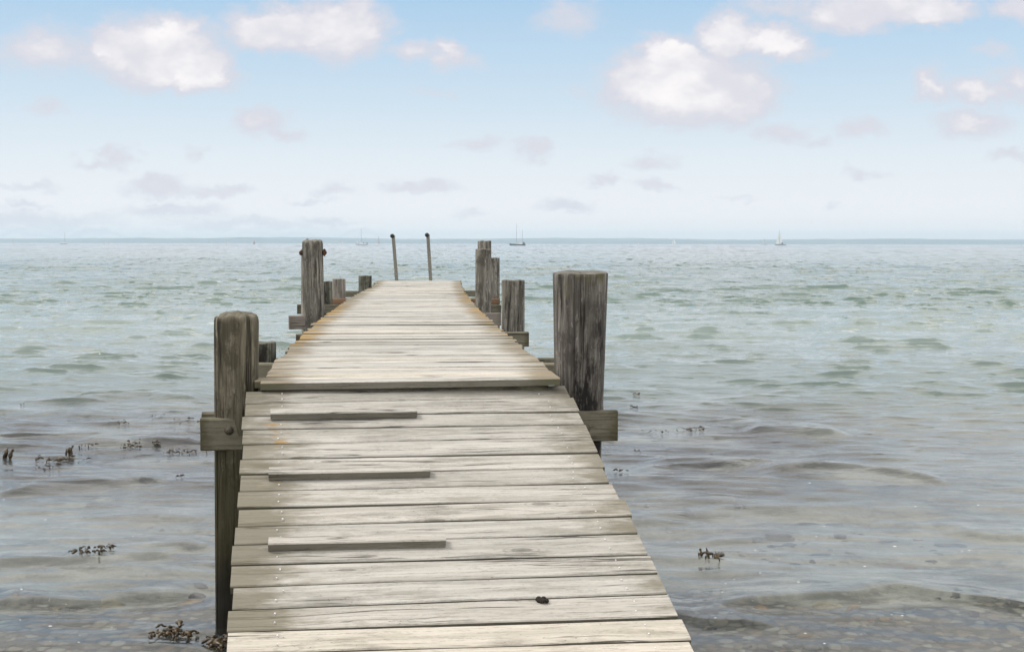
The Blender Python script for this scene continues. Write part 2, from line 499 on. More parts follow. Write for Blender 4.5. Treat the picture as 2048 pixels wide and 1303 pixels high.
def w0(t, pos):
    return t.vec('MULTIPLY', t.vec('SUBTRACT', t.noise(pos, 9, 3, .5, color=True), (.5, .5, .5)), (.07, .07, .07))
yy = np.concatenate([np.linspace(-30, 2, 20), np.linspace(2.4, 14, 150), np.geomspace(14.4, 7700, 60)])
tt = np.linspace(-1, 1, 181)
YB, TB = np.meshgrid(yy, tt, indexing='ij')
XB = TB * (np.maximum(8, np.abs(YB) * 1.3 + 4))
tag(grid_mesh('seabed', XB, YB, bed_z(XB, YB), seabed_material()), kind='structure')

# ------------------------------------------------------------------ water
def water_material():
    m, t, out = mat('sea_water')
    pos = t.n('ShaderNodeNewGeometry').outputs['Position']
    x, y, z = t.xyz(pos)[:3]
    r1 = t.noise(t.scale(pos, (4.5, 9.5, 0)), 1.0, 4, .6, .3)
    r2 = t.noise(t.scale(pos, (1.1, 3.2, 0)), 1.0, 4, .6, .4)
    near = t.rng(y, 5, 13, .0042, .011)
    mid = t.rng(y, 12, 45, .002, .030)
    hgt = t.math('ADD', t.math('MULTIPLY', r1, near), t.math('MULTIPLY', r2, mid))
    bn = t.n('ShaderNodeBump'); bn.inputs['Strength'].default_value = 1.0; bn.inputs['Distance'].default_value = 1.0
    t.link(hgt, bn.inputs['Height'])
    # far chop too fine for the mesh: fronts of wavelets tipped towards the shore
    tip = None
    for (sx, sy, y0, y1, y2, y3, amt, lo) in ((4.2, 6.0, 7, 14, 35, 70, .42, .56), (2.2, 1.3, 18, 40, 120, 260, .75, .55), (.9, .26, 50, 110, 330, 700, .9, .54), (.42, .055, 150, 330, 1500, 3000, .8, .53), (.16, .012, 500, 900, 6000, 9000, .9, .50)):
        nz_ = t.noise(t.scale(pos, (sx, sy, 0)), 1.0, 3, .6)
        a_ = t.math('MULTIPLY', t.rng(nz_, lo, lo + .22, 0, amt), t.math('MULTIPLY', t.rng(y, y0, y1), t.rng(y, y3, y2)))
        tip = a_ if tip is None else t.math('ADD', tip, a_)
    tv = t.n('ShaderNodeCombineXYZ'); t.link(t.math('MULTIPLY', tip, -1.0), tv.inputs[1])
    nrm = t.vec('NORMALIZE', t.vec('ADD', bn.outputs[0], tv.outputs[0]))
    fr = t.n('ShaderNodeFresnel'); fr.inputs['IOR'].default_value = 1.333; t.link(nrm, fr.inputs['Normal'])
    gl = t.n('ShaderNodeBsdfGlossy'); t.link(t.rng(y, 8, 200, .035, .16), gl.inputs['Roughness']); t.link(nrm, gl.inputs['Normal'])
    gl.inputs['Color'].default_value = (1, 1, 1, 1)
    rf = t.n('ShaderNodeBsdfRefraction'); rf.inputs['IOR'].default_value = 1.333; rf.inputs['Roughness'].default_value = .0
    t.put(rf.inputs['Color'], (.90, .95, .93)); t.link(nrm, rf.inputs['Normal'])
    df = t.n('ShaderNodeBsdfDiffuse'); t.link(nrm, df.inputs['Normal'])
    # suspended silt gives the water a body of its own: grey inshore, green farther out
    silt = t.mix(t.rng(y, 9, 17), (.35, .35, .34), (.225, .285, .262))
    silt = t.mix(t.rng(y, 20, 45), silt, (.135, .195, .168))
    silt = t.mix(t.rng(y, 90, 600), silt, (.19, .22, .245))
    t.put(df.inputs['Color'], silt)
    body = t.n('ShaderNodeMixShader')
    murk = t.math('ADD', t.rng(y, 5.8, 9, .03, .17), t.rng(y, 10, 28, 0, .76))
    murk = t.math('MULTIPLY', murk, t.math('SUBTRACT', 1.0, t.math('MULTIPLY', weed_mask(t, pos, x, y, .7), .95)))
    t.link(murk, body.inputs[0])
    t.link(rf.outputs[0], body.inputs[1]); t.link(df.outputs[0], body.inputs[2])
    mx = t.n('ShaderNodeMixShader')
    t.link(fr.outputs[0], mx.inputs[0]); t.link(body.outputs[0], mx.inputs[1]); t.link(gl.outputs[0], mx.inputs[2])
    t.link(mx.outputs[0], out.inputs[0])
    return m

def build_water():
    rs = np.random.RandomState(11)
    rows = 1.72 * F / np.concatenate([np.linspace(1150, 830, 50), np.linspace(829, 125, 880), np.linspace(124.6, 2.2, 400), [1.8, 1.4, 1.0, .77, .61]])
    tc = np.concatenate([np.linspace(-1.6, -.50, 24), np.linspace(-.48, .48, 900), np.linspace(.50, 1.6, 24)])
    Y, T = np.meshgrid(rows, tc, indexing='ij')
    X = T * Y
    dY = np.gradient(rows)[:, None] * np.ones_like(X)
    dX = np.abs(np.gradient(tc))[None, :] * Y
    Zw = np.zeros_like(X); DX = np.zeros_like(X); DY = np.zeros_like(X)
    shore = np.clip((Y - 4.2) / 5.5, .18, 1)
    grow = np.interp(Y, [4, 7, 10, 15, 30, 80, 300], [.35, .70, .95, 1.05, 1.15, 1.3, 1.4])
    # slow patches of rougher and calmer water
    patch = 1 + .45 * np.sin(.35 * X + .21 * Y + 1.3) * np.sin(.27 * Y - .19 * X) + .25 * np.sin(.9 * X - .6 * Y)
    def need_w(kx, ky):
        need = np.sqrt((dY * abs(ky)) ** 2 + (dX * abs(kx)) ** 2) / (2 * math.pi)
        return np.clip((.46 - need) / .2, 0, 1)
    nw = 60
    for i in range(nw):
        lam = .16 * (32 ** ((i + rs.rand()) / nw))
        ang = rs.normal(.08, .50)
        k = 2 * math.pi / lam
        kx, ky = k * math.sin(ang), k * math.cos(ang)
        steep = (.022 if lam < .35 else .017) if lam < 1.5 else .012
        a = steep / k
        wgt = need_w(kx, ky)
        if wgt.max() <= 0: continue
        ph = kx * X + ky * Y + rs.rand() * 6.283 + .6 * np.sin(.31 * X + .17 * Y + i) + .4 * np.sin(.5 * Y - .23 * X + 2 * i)
        A_ = wgt * a * grow * (np.clip((Y - 5) / 12, .25, 1) if lam > 1.2 else 1) * (patch if lam < 3 else 1)
        Zw += A_ * np.sin(ph)
        hq = .8 * A_ * np.cos(ph)
        DX += hq * math.sin(ang); DY += hq * math.cos(ang)
    # scattered steep little crests on otherwise quiet water
    for (l0, l1, hgt_, ya, yb) in ((.30, .50, .0065, 11, 20), (.5, .9, .0165, 11, 22), (1.0, 1.7, .025, 24, 48), (2.0, 3.4, .040, 50, 95), (4, 8, .070, 110, 220)):
        g = np.zeros_like(X); wm = 1.0
        for i in range(16):
            lam = rs.uniform(l0, l1); ang = rs.normal(.06, .30); k = 2 * math.pi / lam
            kx, ky = k * math.sin(ang), k * math.cos(ang)
            ph = kx * X + ky * Y + rs.rand() * 6.283 + .7 * np.sin(.43 * X + .11 * Y + 3 * i) + .5 * np.sin(.37 * Y - .29 * X + i)
            g += np.sin(ph)
            wm = np.minimum(wm, need_w(kx, ky))
        g /= math.sqrt(8)
        e = np.exp(1.5 * np.minimum(g, 2.3)) / 9.0
        on = np.clip((Y - ya * .6) / (yb - ya * .6), 0.06, 1) * wm
        Zw += hgt_ * e * on
        DY -= 1.0 * hgt_ * e * on      # crests lean towards the shore
    # low swells rolling in over the shallows
    def ridge(pts, h, wf, wb):
        P = [onz(*q) for q in pts]
        xs = [q.x for q in P]; ys = [q.y for q in P]
        o = np.argsort(xs); xs = np.array(xs)[o]; ys = np.array(ys)[o]
        yc = np.interp(X, xs, ys) + .02 * np.sin(7 * X) + .012 * np.sin(17 * X + 1)
        L = max(.25, .22 * (xs[-1] - xs[0]))
        env = np.clip((X - xs[0]) / L, 0, 1) * np.clip((xs[-1] - X) / L, 0, 1)
        env = np.minimum(1, env * 1.6)
        d = Y - yc
        return h * env * np.where(d < 0, np.exp(-(d / wf) ** 2), np.exp(-(d / wb) ** 2))
    Zw += ridge([(1380, 1225), (1560, 1205), (1800, 1185), (2048, 1218), (2250, 1230)], .042, .09, .30)
    Zw += ridge([(1230, 1212), (1400, 1248), (1560, 1260)], .024, .06, .2)
    Zw += ridge([(1520, 950), (1640, 936), (1760, 948), (1900, 968)], .040, .14, .4)
    Zw += ridge([(1250, 945), (1400, 930), (1560, 925)], .03, .14, .35)
    Zw += ridge([(1480, 860), (1600, 862), (1700, 868)], .045, .2, .5)
    Zw += ridge([(1880, 1060), (2000, 1075), (2200, 1085)], .03, .12, .3)
    Zw += ridge([(-60, 1210), (120, 1205), (260, 1198), (420, 1188)], .026, .08, .25)
    Zw += ridge([(-60, 1120), (140, 1125), (300, 1110), (420, 1095)], .026, .1, .25)
    Zw += ridge([(0, 985), (150, 970), (330, 962)], .035, .15, .35)
    Zw += ridge([(120, 800), (300, 792), (420, 800)], .05, .25, .6)
    Zw += ridge([(150, 880), (260, 885), (420, 880)], .03, .2, .4)
    return grid_mesh('sea_water', X + DX, Y + DY, Zw, water_material()), (X, Y, Zw)
water, WGRID = build_water()
tag(water, kind='structure')

# ------------------------------------------------------------------ far shore
def hill_material(name, a, b):
    m, t, out = mat(name)
    pos = t.n('ShaderNodeNewGeometry').outputs['Position']
    n = t.noise(t.scale(pos, (.008, .01, .05)), 1.0, 5, .65)
    fl = t.noise(t.scale(pos, (.003, .005, .06)), 1.0, 3, .5)
    c = t.mix(t.rng(n, .35, .65), a, b)
    c = t.mix(t.math('MULTIPLY', t.rng(fl, .60, .66), .55), c, (.30, .29, .16))
    principled(t, out, c, 1.0, None, 0)
    return m
def hills(name, y0, depth, xs, hs, jag, seed, m):
    rs = np.random.RandomState(seed)
    X1 = np.linspace(-y0 * .85, y0 * .85, 1100)
    top = np.interp(X1, xs, hs)
    for k in range(16):
        top += jag * (.8 ** k) * np.sin(X1 * (.0022 * 1.42 ** k) + rs.rand() * 6.28)
    top += rs.rand(len(X1)) * jag * .35
    prof = [(-.02, -3), (0, 0), (.04, .45), (.10, .72), (.22, .9), (.4, 1.0), (.7, .9), (1.0, .5), (1.1, -.5)]
    Xg = np.tile(X1, (len(prof), 1)); Yg = np.zeros_like(Xg); Zg = np.zeros_like(Xg)
    for r, (a, b) in enumerate(prof):
        Yg[r] = y0 + depth * a + rs.rand(len(X1)) * 6
        Zg[r] = (top if b >= 0 else 1) * b + (rs.rand(len(X1)) - .5) * jag * (.5 if b > 0 else 0)
    return tag(grid_mesh(name, Xg, Yg, Zg, m, False), kind='structure')
def hx(px, Y): return (px - 1024) / F * Y
HP = [(-300, 477), (0, 479), (120, 481), (200, 480), (226, 476.5), (280, 476), (300, 480), (355, 480), (375, 478), (440, 481), (458, 477), (500, 478), (560, 482), (610, 478), (700, 481), (800, 482), (900, 480), (960, 479), (1100, 481), (1200, 481), (1330, 479.5), (1400, 480.5), (1480, 482), (1560, 481), (1700, 480), (1850, 478), (1960, 478), (2048, 481), (2400, 480)]
hills('wooded_hills', 6000, 500, [hx(a, 6000) for a, b in HP], [(487.8 - b) * 6000 / F for a, b in HP], 1.7, 3, hill_material('hill_woods', (.02, .05, .05), (.045, .08, .07)))
HP2 = [(-300, 476), (100, 478), (350, 477), (600, 475), (800, 477), (1000, 476), (1120, 475), (1250, 477), (1500, 478), (1700, 476.5), (1840, 475.5), (2048, 477), (2400, 478)]
hills('distant_hills', 7100, 450, [hx(a, 7100) for a, b in HP2], [(487.6 - b) * 7100 / F for a, b in HP2], 1.3, 8, hill_material('far_woods', (.03, .06, .06), (.05, .08, .075)))

# ------------------------------------------------------------------ jetty
DECK_Z = H - .604
left_px = [(515, 765), (552.5, 719), (585, 688), (615, 661.6), (646, 633), (677.5, 611.6), (709, 591), (743, 572.5), (757, 562)]
right_px = [(1123, 757), (1102.5, 742), (1066, 711), (1031, 682), (1001, 657), (979, 638), (961, 621), (949.5, 610), (940, 596), (930, 586), (924, 573), (921, 562)]
LP = [onz(a, b, DECK_Z) for a, b in left_px]
RP = [onz(a, b, DECK_Z) for a, b in right_px]
def xl(y): return float(np.interp(y, [q.y for q in LP], [q.x for q in LP]))
def xr(y): return float(np.interp(y, [q.y for q in RP], [q.x for q in RP]))

jetty = empty('jetty', (-.5, 6.0, 0), 'long weathered grey plank jetty on wooden piles running out over the sea', 'jetty')

def board(mb, L0, L1, R0, R1, th, nseg, seed, tone, edge_fn, lich_fn, wobble=.003, chamfer=.004, side_mi=0):
    """one plank: L0/R0 are the near corners, L1/R1 the far ones (top surface)"""
    rng = random.Random(seed)
    L0, L1, R0, R1 = map(Vector, (L0, L1, R0, R1))
    nrm = (R0 - L0).cross(L1 - L0).normalized()
    length = (R0 - L0).length
    wdt = (L1 - L0).length
    fa, fb, fz = wob(rng, 4, 2.2), wob(rng, 4, 2.2), wob(rng, 2, 1.4)
    g0, g1, g2 = rng.uniform(0, 200), rng.uniform(0, 200), rng.uniform(0, 50)
    c = chamfer / wdt
    twist = rng.uniform(-1, 1) * .003
    prof = [(0, -th), (0, -chamfer), (c, 0), (.25, .0), (.5, .0005), (.75, 0), (1 - c, 0), (1, -chamfer), (1, -th)]
    rings = []
    for i in range(nseg + 1):
        s = i / nseg
        a = L0.lerp(R0, s) + (L1 - L0).normalized() * fa(s * length) * wobble
        b = L1.lerp(R1, s) + (L1 - L0).normalized() * fb(s * length) * wobble
        lift = nrm * (fz(s * length) * .0025 + twist * (s - .5))
        ring = []
        for vv, zz in prof:
            q = a.lerp(b, vv) + nrm * zz + lift + nrm * (twist * (vv - .5) * .8)
            ring.append(mb.vert(q, (g0 + s * length, g1 + vv * wdt + (zz if zz < -.01 else 0), g2), tone, edge_fn(s, vv), lich_fn(s, vv)))
        rings.append(ring)
    n = len(prof)
    for i in range(nseg):
        for k in range(n):
            j = (k + 1) % n
            mb.face((rings[i][k], rings[i + 1][k], rings[i + 1][j], rings[i][j]), side_mi if k in (0, n - 2) else 0, False)
    mb.face(tuple(rings[0]), side_mi, False)
    mb.face(tuple(reversed(rings[-1])), side_mi, False)

rg = random.Random(5)
mb = MB()
y = LP[0].y
k = 0
SK = (RP[0].y - LP[0].y)
Y_END = 21.9
while y < Y_END:
    pitch_b = .132 * rg.uniform(.93, 1.06)
    gap = rg.uniform(.004, .013) if rg.random() < .8 else .02
    skew = SK * max(.35, 1 - (y - 5.9) / 12)
    jl, jr = rg.gauss(0, .008), rg.gauss(0, .008)
    if rg.random() < .07: jl -= rg.uniform(.01, .03)
    yr = y + skew
    y2, yr2 = y + pitch_b - gap, yr + pitch_b - gap
    zj = rg.gauss(0, .0022)
    A, B = (xl(y) + jl, y, DECK_Z + zj), (xl(y2) + jl, y2, DECK_Z + zj)
    Cc, D = (xr(yr) + jr, yr, DECK_Z + zj), (xr(yr2) + jr, yr2, DECK_Z + zj)
    tone = min(1, max(0, rg.gauss(.55, .22)))
    ll = np.interp(y, [6, 7.4, 8, 9, 11.5, 13, 14.5], [.0, .1, .75, .95, .95, .8, .1]) * (1 if rg.random() < .68 else .35)
    lr = np.interp(y, [6.5, 7.5, 9, 12, 13.5, 16, 18], [.05, .5, .6, .9, 1.0, .95, .1]) * (1 if rg.random() < .68 else .35)
    ed = rg.uniform(.7, 1.2)
    board(mb, A, B, Cc, D, .032, 14, 1000 + k, tone,
          lambda s, vv, e=ed: 1.15 * e * max(0, (abs(s - .5) - .32) / .18) ** .9,
          lambda s, vv, a=ll, b=lr: 1.25 * (a * max(0, 1 - s / .24) + b * max(0, 1 - (1 - s) / .24)),
          side_mi=1, wobble=.0035)
    y += pitch_b
    k += 1
mb.build('deck', [PL_DECK, PL_EDGE], jetty)

def box_beam(mb, A, B, hgt, dep, seed, tone=.5, ext=0.0, endgrain=.9):
    """a squared timber from A to B; A and B are the top front corners, dep runs away from the viewer"""
    rng = random.Random(seed)
    A, B = Vector(A), Vector(B)
    d = (B - A).normalized()
    back = Vector((-d.y, d.x, 0)).normalized()
    L = (B - A).length
    g = [rng.uniform(0, 99) for _ in range(3)]
    c = .006
    prof = [(0, -c), (c, 0), (dep - c, 0), (dep, -c), (dep, -hgt + c), (dep - c, -hgt), (c, -hgt), (0, -hgt + c)]
    n = max(6, int(L / .06))
    f1, f2 = wob(rng, 4, 3), wob(rng, 4, 3)
    rings = []
    for i in range(n + 1):
        s = i / n
        q = A + d * (L * s)
        eg = endgrain * max(0, 1 - min(s, 1 - s) * L / .10)
        rings.append([mb.vert(q + back * (a + .003 * f1(s * L + b * 9)) + Vector((0, 0, b + .003 * f2(s * L + a * 9))),
                              (g[0] + s * L, g[1] + b + a, g[2] + a), tone, eg, 0) for a, b in prof])
    mb.loft(rings, True, 0, False)

def bolt_head(mb, c, r, facing=Vector((0, -1, 0)), dome=.6):
    c = Vector(c); f = facing.normalized()
    a = f.orthogonal().normalized(); b = f.cross(a)
    prev = None
    rings = []
    for rr, hh in ((1.25, 0), (1.25, .12), (1.0, .16), (.95, .35), (.72, .62), (.35, .78), (.02, .82)):
        rings.append([mb.vert(c + f * (hh * r * dome * 1.4) + (a * math.cos(q * .5236) + b * math.sin(q * .5236)) * rr * r) for q in range(12)])
    mb.loft(rings, True, 0, True)

def beam(L, Rr, z, hgt, dep, m, seed, bolts=(), tone=.5, back=0.0):
    A, B = onz(*L, z), onz(*Rr, z)
    if back:
        A.y += back; B.y += back
    q = MB()
    box_beam(q, A, B, hgt, dep, seed, tone)
    o = q.build('crossbeam', m, jetty)
    d = (B - A).normalized()
    fwd = Vector((d.y, -d.x, 0))
    for (bx, by) in bolts:
        r = ray(bx, by)
        tt_ = ((A - EYE).dot(fwd)) / r.dot(fwd)
        bm_ = MB()
        bolt_head(bm_, EYE + r * tt_ + fwd * .002, .0165, fwd)
        bm_.build('bolt', BOLT, o)
    return o

ZB = H - .662
beam((400, 837), (1236, 821), H - .772, .142, .06, BEAM_OLD, 21, [(458, 860), (1172, 856)], .62)
beam((403, 825), (1207, 812), H - .772, .135, .055, BEAM_OLD, 22, tone=.5)
beam((486, 727), (1160, 727), ZB, .115, .06, BEAM_OLD, 23, tone=.7)
beam((490, 716), (1165, 716), ZB, .115, .05, BEAM_OLD, 24, tone=.35)
beam((592, 669), (1058, 664), ZB, .107, .06, BEAM_OLD, 25, tone=.55)
beam((579, 632), (1002, 625.5), ZB, .122, .06, BEAM_GREY, 26, tone=.5)
beam((594, 609), (1002, 610), ZB, .10, .06, BEAM_OLD, 27, tone=.3)
beam((632, 597), (1000, 596.5), ZB, .07, .06, BEAM_RED, 28, tone=.55)
beam((672, 582), (966, 580.5), ZB, .085, .06, BEAM_OLD, 29, tone=.55)
q = MB()
box_beam(q, (xl(5.92) + .05, LP[0].y + .03, DECK_Z - .035), (xr(6.1) - .05, RP[0].y + .03, DECK_Z - .035), .11, .05, 41, .3)
q.build('end_beam', BEAM_OLD, jetty)
# bearers under the deck
for s_ in (.2, .8):
    q = MB()
    pts = [Vector((xl(yv) * (1 - s_) + xr(yv) * s_, yv, DECK_Z - .034)) for yv in np.linspace(6.15, 21.6, 26)]
    rings = []
    for pnt in pts:
        rings.append([q.vert(pnt + Vector((a, 0, b)), (pnt.y, a + b, 0), .4) for a, b in ((-.03, 0), (.03, 0), (.03, -.14), (-.03, -.14))])
    q.loft(rings, True, 0, False)
    q.build('bearer', BEAM_OLD, jetty)

def post(pl, pr, ytop, Y, m, seed, bot=None, na=72, nz=40, taper=1.0, cracks=7, sq=2.6, topstyle='flat', lean=0.0, mossy=.5, tarry=None, parent=None):
    """a pile seen between columns pl and pr at row ytop, standing at distance Y; bot is its radius factor at the water"""
    rng = random.Random(seed)
    T = at((pl + pr) / 2, ytop, Y)
    r_t = (pr - pl) / 2 * Y / F
    z0 = float(bed_z(np.array(T.x), np.array(Y))) - .3
    Ht = T.z - z0
    q = MB()
    cr = []
    for _ in range(cracks):
        cr.append((rng.uniform(-math.pi, math.pi), wob(rng, 3, 2.0), rng.uniform(.004, .011), rng.uniform(.0025, .005), rng.uniform(-.2, 1.1), rng.uniform(.3, 1.2)))
    bump = [(rng.randint(1, 5), rng.uniform(0, 6.28), rng.uniform(.2, .9), rng.uniform(.003, .010)) for _ in range(7)]
    g = rng.uniform(0, 90)
    def radius(th, zz):
        s = (zz - z0) / Ht
        r = r_t * (taper + (1 - taper) * s)
        c_, s_ = abs(math.cos(th)), abs(math.sin(th))
        r *= ((c_ ** sq + s_ ** sq) ** (-1 / sq)) * .985
        r *= 1 + sum(a * math.sin(k * th + ph + f * zz * 2) for k, ph, f, a in bump)
        for (a, wv, d, wd, sc, sl) in cr:
            da = (th - a - .035 * wv(zz) + math.pi) % (2 * math.pi) - math.pi
            e = math.exp(-((s - sc) / sl) ** 2)
            r -= d * e * math.exp(-(da * r_t / wd) ** 2)
        return r
    def ang(i): return -math.pi / 2 + 2 * math.pi * i / na + math.pi      # seam at the back
    zs = [z0 + Ht * (i / nz) for i in range(nz)]
    shoulder = .05 if topstyle == 'round' else .008
    hill = [(rng.uniform(-.5, .5), rng.uniform(-.6, .6), rng.uniform(.25, .5), rng.uniform(-.6, 1)) for _ in range(7)]
    rings = []
    zs = [zz for zz in zs if zz < T.z - shoulder * 1.2] + [T.z - shoulder]
    def tar_at(th, s):
        if tarry is None: return .0
        a0, wd, lo, hi = tarry
        da = abs((th - a0 + math.pi) % (2 * math.pi) - math.pi)
        return max(0, 1 - (da / wd) ** 2) * min(1, max(0, (hi - s) / (hi - lo)))
    for zz in zs:
        s = (zz - z0) / Ht
        ring = []
        for i in range(na):
            th = ang(i)
            r = radius(th, zz)
            edge = mossy * max(0, 1 - (T.z - zz) / .45)
            ring.append(q.vert((T.x + r * math.cos(th) + lean * (zz - T.z), Y + r * math.sin(th), zz),
                               (g + zz, (i / na) * 2 * math.pi * r_t, g), 0, edge, tar_at(th, s)))
        rings.append(ring)
    # the cut top: shoulder, then rings to the middle
    for j, (fr, dz_) in enumerate([(.995, .55), (.965, .85), (.90, 1.0), (.72, 1.0), (.5, 1.0), (.25, 1.0), (.05, 1.0)]):
        ring = []
        for i in range(na):
            th = ang(i)
            r = radius(th, T.z - shoulder) * fr
            ux, uy = fr * math.cos(th), fr * math.sin(th)
            hz = T.z - shoulder + shoulder * dz_
            if topstyle == 'round':
                hz += .006 * max(0, 1 - fr * fr) + sum(.018 * h_ * math.exp(-((ux - a) ** 2 + (uy - b) ** 2) / w_ ** 2 * 2) for a, b, w_, h_ in hill) * min(1, (1 - fr) * 4) + .006 * math.sin(9 * ux + 5 * uy)
            else:
                hz += .0025 * math.sin(6 * ux + g) + .003 * math.sin(11 * uy + g) * (1 - fr)
                hz += .006 * uy if topstyle == 'tilt' else 0
            ring.append(q.vert((T.x + r * math.cos(th), Y + r * math.sin(th), hz), (g + hz, (i / na) * 2 * math.pi * r_t, g), min(1, j * .4), mossy, 0))
        rings.append(ring)
    q.loft(rings, True, 0, True)
    return q.build('pile', m, parent or jetty)

p1 = post(430, 517, 631, 6.03, PO_BROWN, 1, na=200, nz=90, taper=.90, cracks=6, topstyle='round', mossy=.55, lean=.012, sq=2.9)
p1['label'] = 'thick brown pile with a rounded worn top'
p2 = post(1105, 1216, 544, 6.32, PO_BLACK, 2, na=220, nz=90, taper=.60, cracks=9, topstyle='tilt', mossy=.8, lean=.006, sq=2.5, tarry=(-math.pi / 2 + .35, 1.45, .62, 1.05))
p2['label'] = 'thickest pile, streaked black with tar'
post(492, 552, 684, 7.62, PO_DARK, 3, na=110, taper=1.0, mossy=.5, tarry=(-math.pi / 2 + .5, 1.3, .75, 1.3))
p3 = post(604.5, 645.5, 481.5, 12.38, PO_GREY, 4, na=120, nz=60, taper=1.1, cracks=10, topstyle='round', mossy=.3, lean=-.012)
post(602, 642, 497, 12.85, PO_PALE, 5, na=64, taper=1.05, mossy=0)
post(632, 665, 562, 14.75, PO_DARK, 6, na=72, mossy=.6, tarry=(-math.pi / 2, 1.0, .8, 1.2))
post(664.5, 691, 557, 16.42, PO_PALE, 7, na=72, mossy=0)
post(717, 743.5, 551, 18.25, PO_DARK, 8, na=72, mossy=.9)
post(951, 982, 498, 13.08, PO_GREY, 9, na=100, nz=60, taper=1.12, cracks=9, mossy=.7, lean=.006)
post(955, 983, 481.5, 14.75, PO_GREY, 10, na=72, mossy=.5)
post(972, 999.5, 515, 16.42, PO_GREY, 11, na=72, mossy=.5)
post(1003.5, 1050, 559.5, 10.32, PO_GREY, 12, na=120, nz=50, taper=1.0, cracks=11, mossy=.35)

# rusty through-bolt on the tall left pile
q = MB()
b0, b1 = at(601.5, 505.5, 12.36), at(653, 505, 12.36)
q.tube([b0, b1], .010, 10)
q.ball(at(603, 505.5, 12.36), .024, 10, 6)
bolt_head(q, at(647, 505.5, 12.36), .022, Vector((1, 0, 0)), 1.2)
q.tube([at(648.5, 497.5, 12.36), at(649.5, 505, 12.36), at(648.5, 512, 12.36)], [.008, .022, .006], 8)
q.build('through_bolt', RUST, p3)

# ladder rails at the far end
for (xb, yb, xt, yt) in ((793.5, 563, 786.5, 473), (861.5, 563, 855.8, 471)):
    Yl = 22.0
    q = MB()
    B_, T_ = at(xb, yb + 90, Yl), at(xt, yt, Yl)
    M_ = at(xb, yb, Yl)
    B_ = M_ + (M_ - T_) * 1.0
    q.tube([B_, M_, T_.lerp(M_, .05), T_ + Vector((.004, -.010, .018))], .028, 16)
    o = q.build('ladder_rail', STEEL, jetty)
    q = MB()
    a = at(xt - .5, yt - 1.2, Yl) + Vector((-.008, -.05, 0))
    q.ball(a, .035, 18, 12)
    q.build('ball_cap', BLACKP, o)
for zr in (-.12, -.42):
    q = MB()
    q.tube([at(793.5, 563, 22.0) + Vector((0, 0, zr)), at(861.5, 563, 22.0) + Vector((0, 0, zr))], .018, 10)
    q.build('ladder_rung', STEEL, jetty)

# ------------------------------------------------------------------ ramp
ZT = DECK_Z - .036
TL, TR = onz(492, 781, ZT), onz(1130, 768, ZT)
wt = (TR - TL).length
lo, hi = 0.2, 1.0
for _ in range(50):
    zm = (lo + hi) / 2
    if (onz(1378, 1277, zm) - onz(452, 1303, zm)).length > wt: lo = zm
    else: hi = zm
BL, BR = onz(452, 1303, zm), onz(1378, 1277, zm)
ramp = empty('gangway_ramp', (0, 4.0, 0), 'sloping plank ramp with three nailed cleats leading up to the jetty', 'ramp')
def along(A, B, yp):
    ts = np.linspace(-.3, 1.6, 1900)
    ys = [proj(A.lerp(B, float(t_)))[1] for t_ in ts]
    return float(np.interp(yp, ys, ts))
yl = [781.3, 807, 829.8, 857.7, 886, 916, 946.6, 980, 1014, 1050, 1086.8, 1127, 1170, 1215, 1259, 1303]
yr = [768, 794, 821, 846, 873, 902.6, 933, 963, 997, 1030, 1063, 1106, 1143, 1185, 1232, 1277]
tl = [along(TL, BL, a) for a in yl]
tr = [along(TR, BR, a) for a in yr]
st = (tl[-1] - tl[-6]) / 5
for i in range(9):
    tl.append(tl[-1] + st); tr.append(tr[-1] + st)
rg = random.Random(77)
mb = MB()
tones = [.25, .42, .40, .45, .5, .55, .5, .55, .6, .5, .45, .55, .5, .62, .95, 1.0]
nail_pts = []
RN = (TR - TL).cross(TL - BL).normalized()
if RN.z < 0: RN = -RN
for i in range(len(tl) - 1):
    a0, a1, b0, b1 = tl[i], tl[i + 1], tr[i], tr[i + 1]
    g = (.006 if i < 2 else .0115) / (TL - BL).length
    jl, jr = rg.gauss(0, .0035), rg.gauss(0, .006)
    ex = (TR - TL).normalized()
    L1, L0 = TL.lerp(BL, a0 + g) + ex * jl, TL.lerp(BL, a1) + ex * jl
    R1, R0 = TR.lerp(BR, b0 + g) + ex * jr, TR.lerp(BR, b1) + ex * jr
    tone = tones[i] if i < len(tones) else .8
    new = i >= 14
    el_, er_ = (rg.uniform(.8, 1.25), rg.uniform(.5, .9)) if not new else (.1, .05)
    lc = [.3, .5, 1.0, 1.0, .75, .3, .8, .3, .1, .2, .6, .55, .15, 0, 0][i] if i < 15 else 0
    lc2 = .8 if i in (7, 8) else .25
    if new: lc2 = 0
    board(mb, L0, L1, R0, R1, .030, 44, 3000 + i, tone,
          lambda s, vv, e=el_, f_=er_: e * max(0, 1 - s / .30) ** 1.1 + f_ * max(0, 1 - (1 - s) / .26) ** 1.1,
          lambda s, vv, a=lc, b=lc2: a * max(0, 1 - abs(s - .09) / .13) + b * max(0, 1 - (1 - s) / .10),
          wobble=.0026, chamfer=.0035, side_mi=1)
    for s in (.105, .91):
        for vv in (.28, .72):
            pn = (L0.lerp(R0, s)).lerp(L1.lerp(R1, s), vv) + ex * rg.gauss(0, .006)
            nail_pts.append(pn)
for pn in nail_pts:
    a, b = (TR - TL).normalized(), RN.cross((TR - TL).normalized())
    r_ = rg.uniform(.0022, .0034)
    ids = [mb.vert(pn + RN * .0042 + (a * math.cos(q_ * .785) + b * math.sin(q_ * .785)) * r_) for q_ in range(8)]
    ids2 = [mb.vert(pn - RN * .002 + (a * math.cos(q_ * .785) + b * math.sin(q_ * .785)) * r_) for q_ in range(8)]
    mb.loft([ids2, ids], True, 2, False)
mb.build('plank_surface', [PL_RAMP, PL_EDGE, NAIL], ramp)
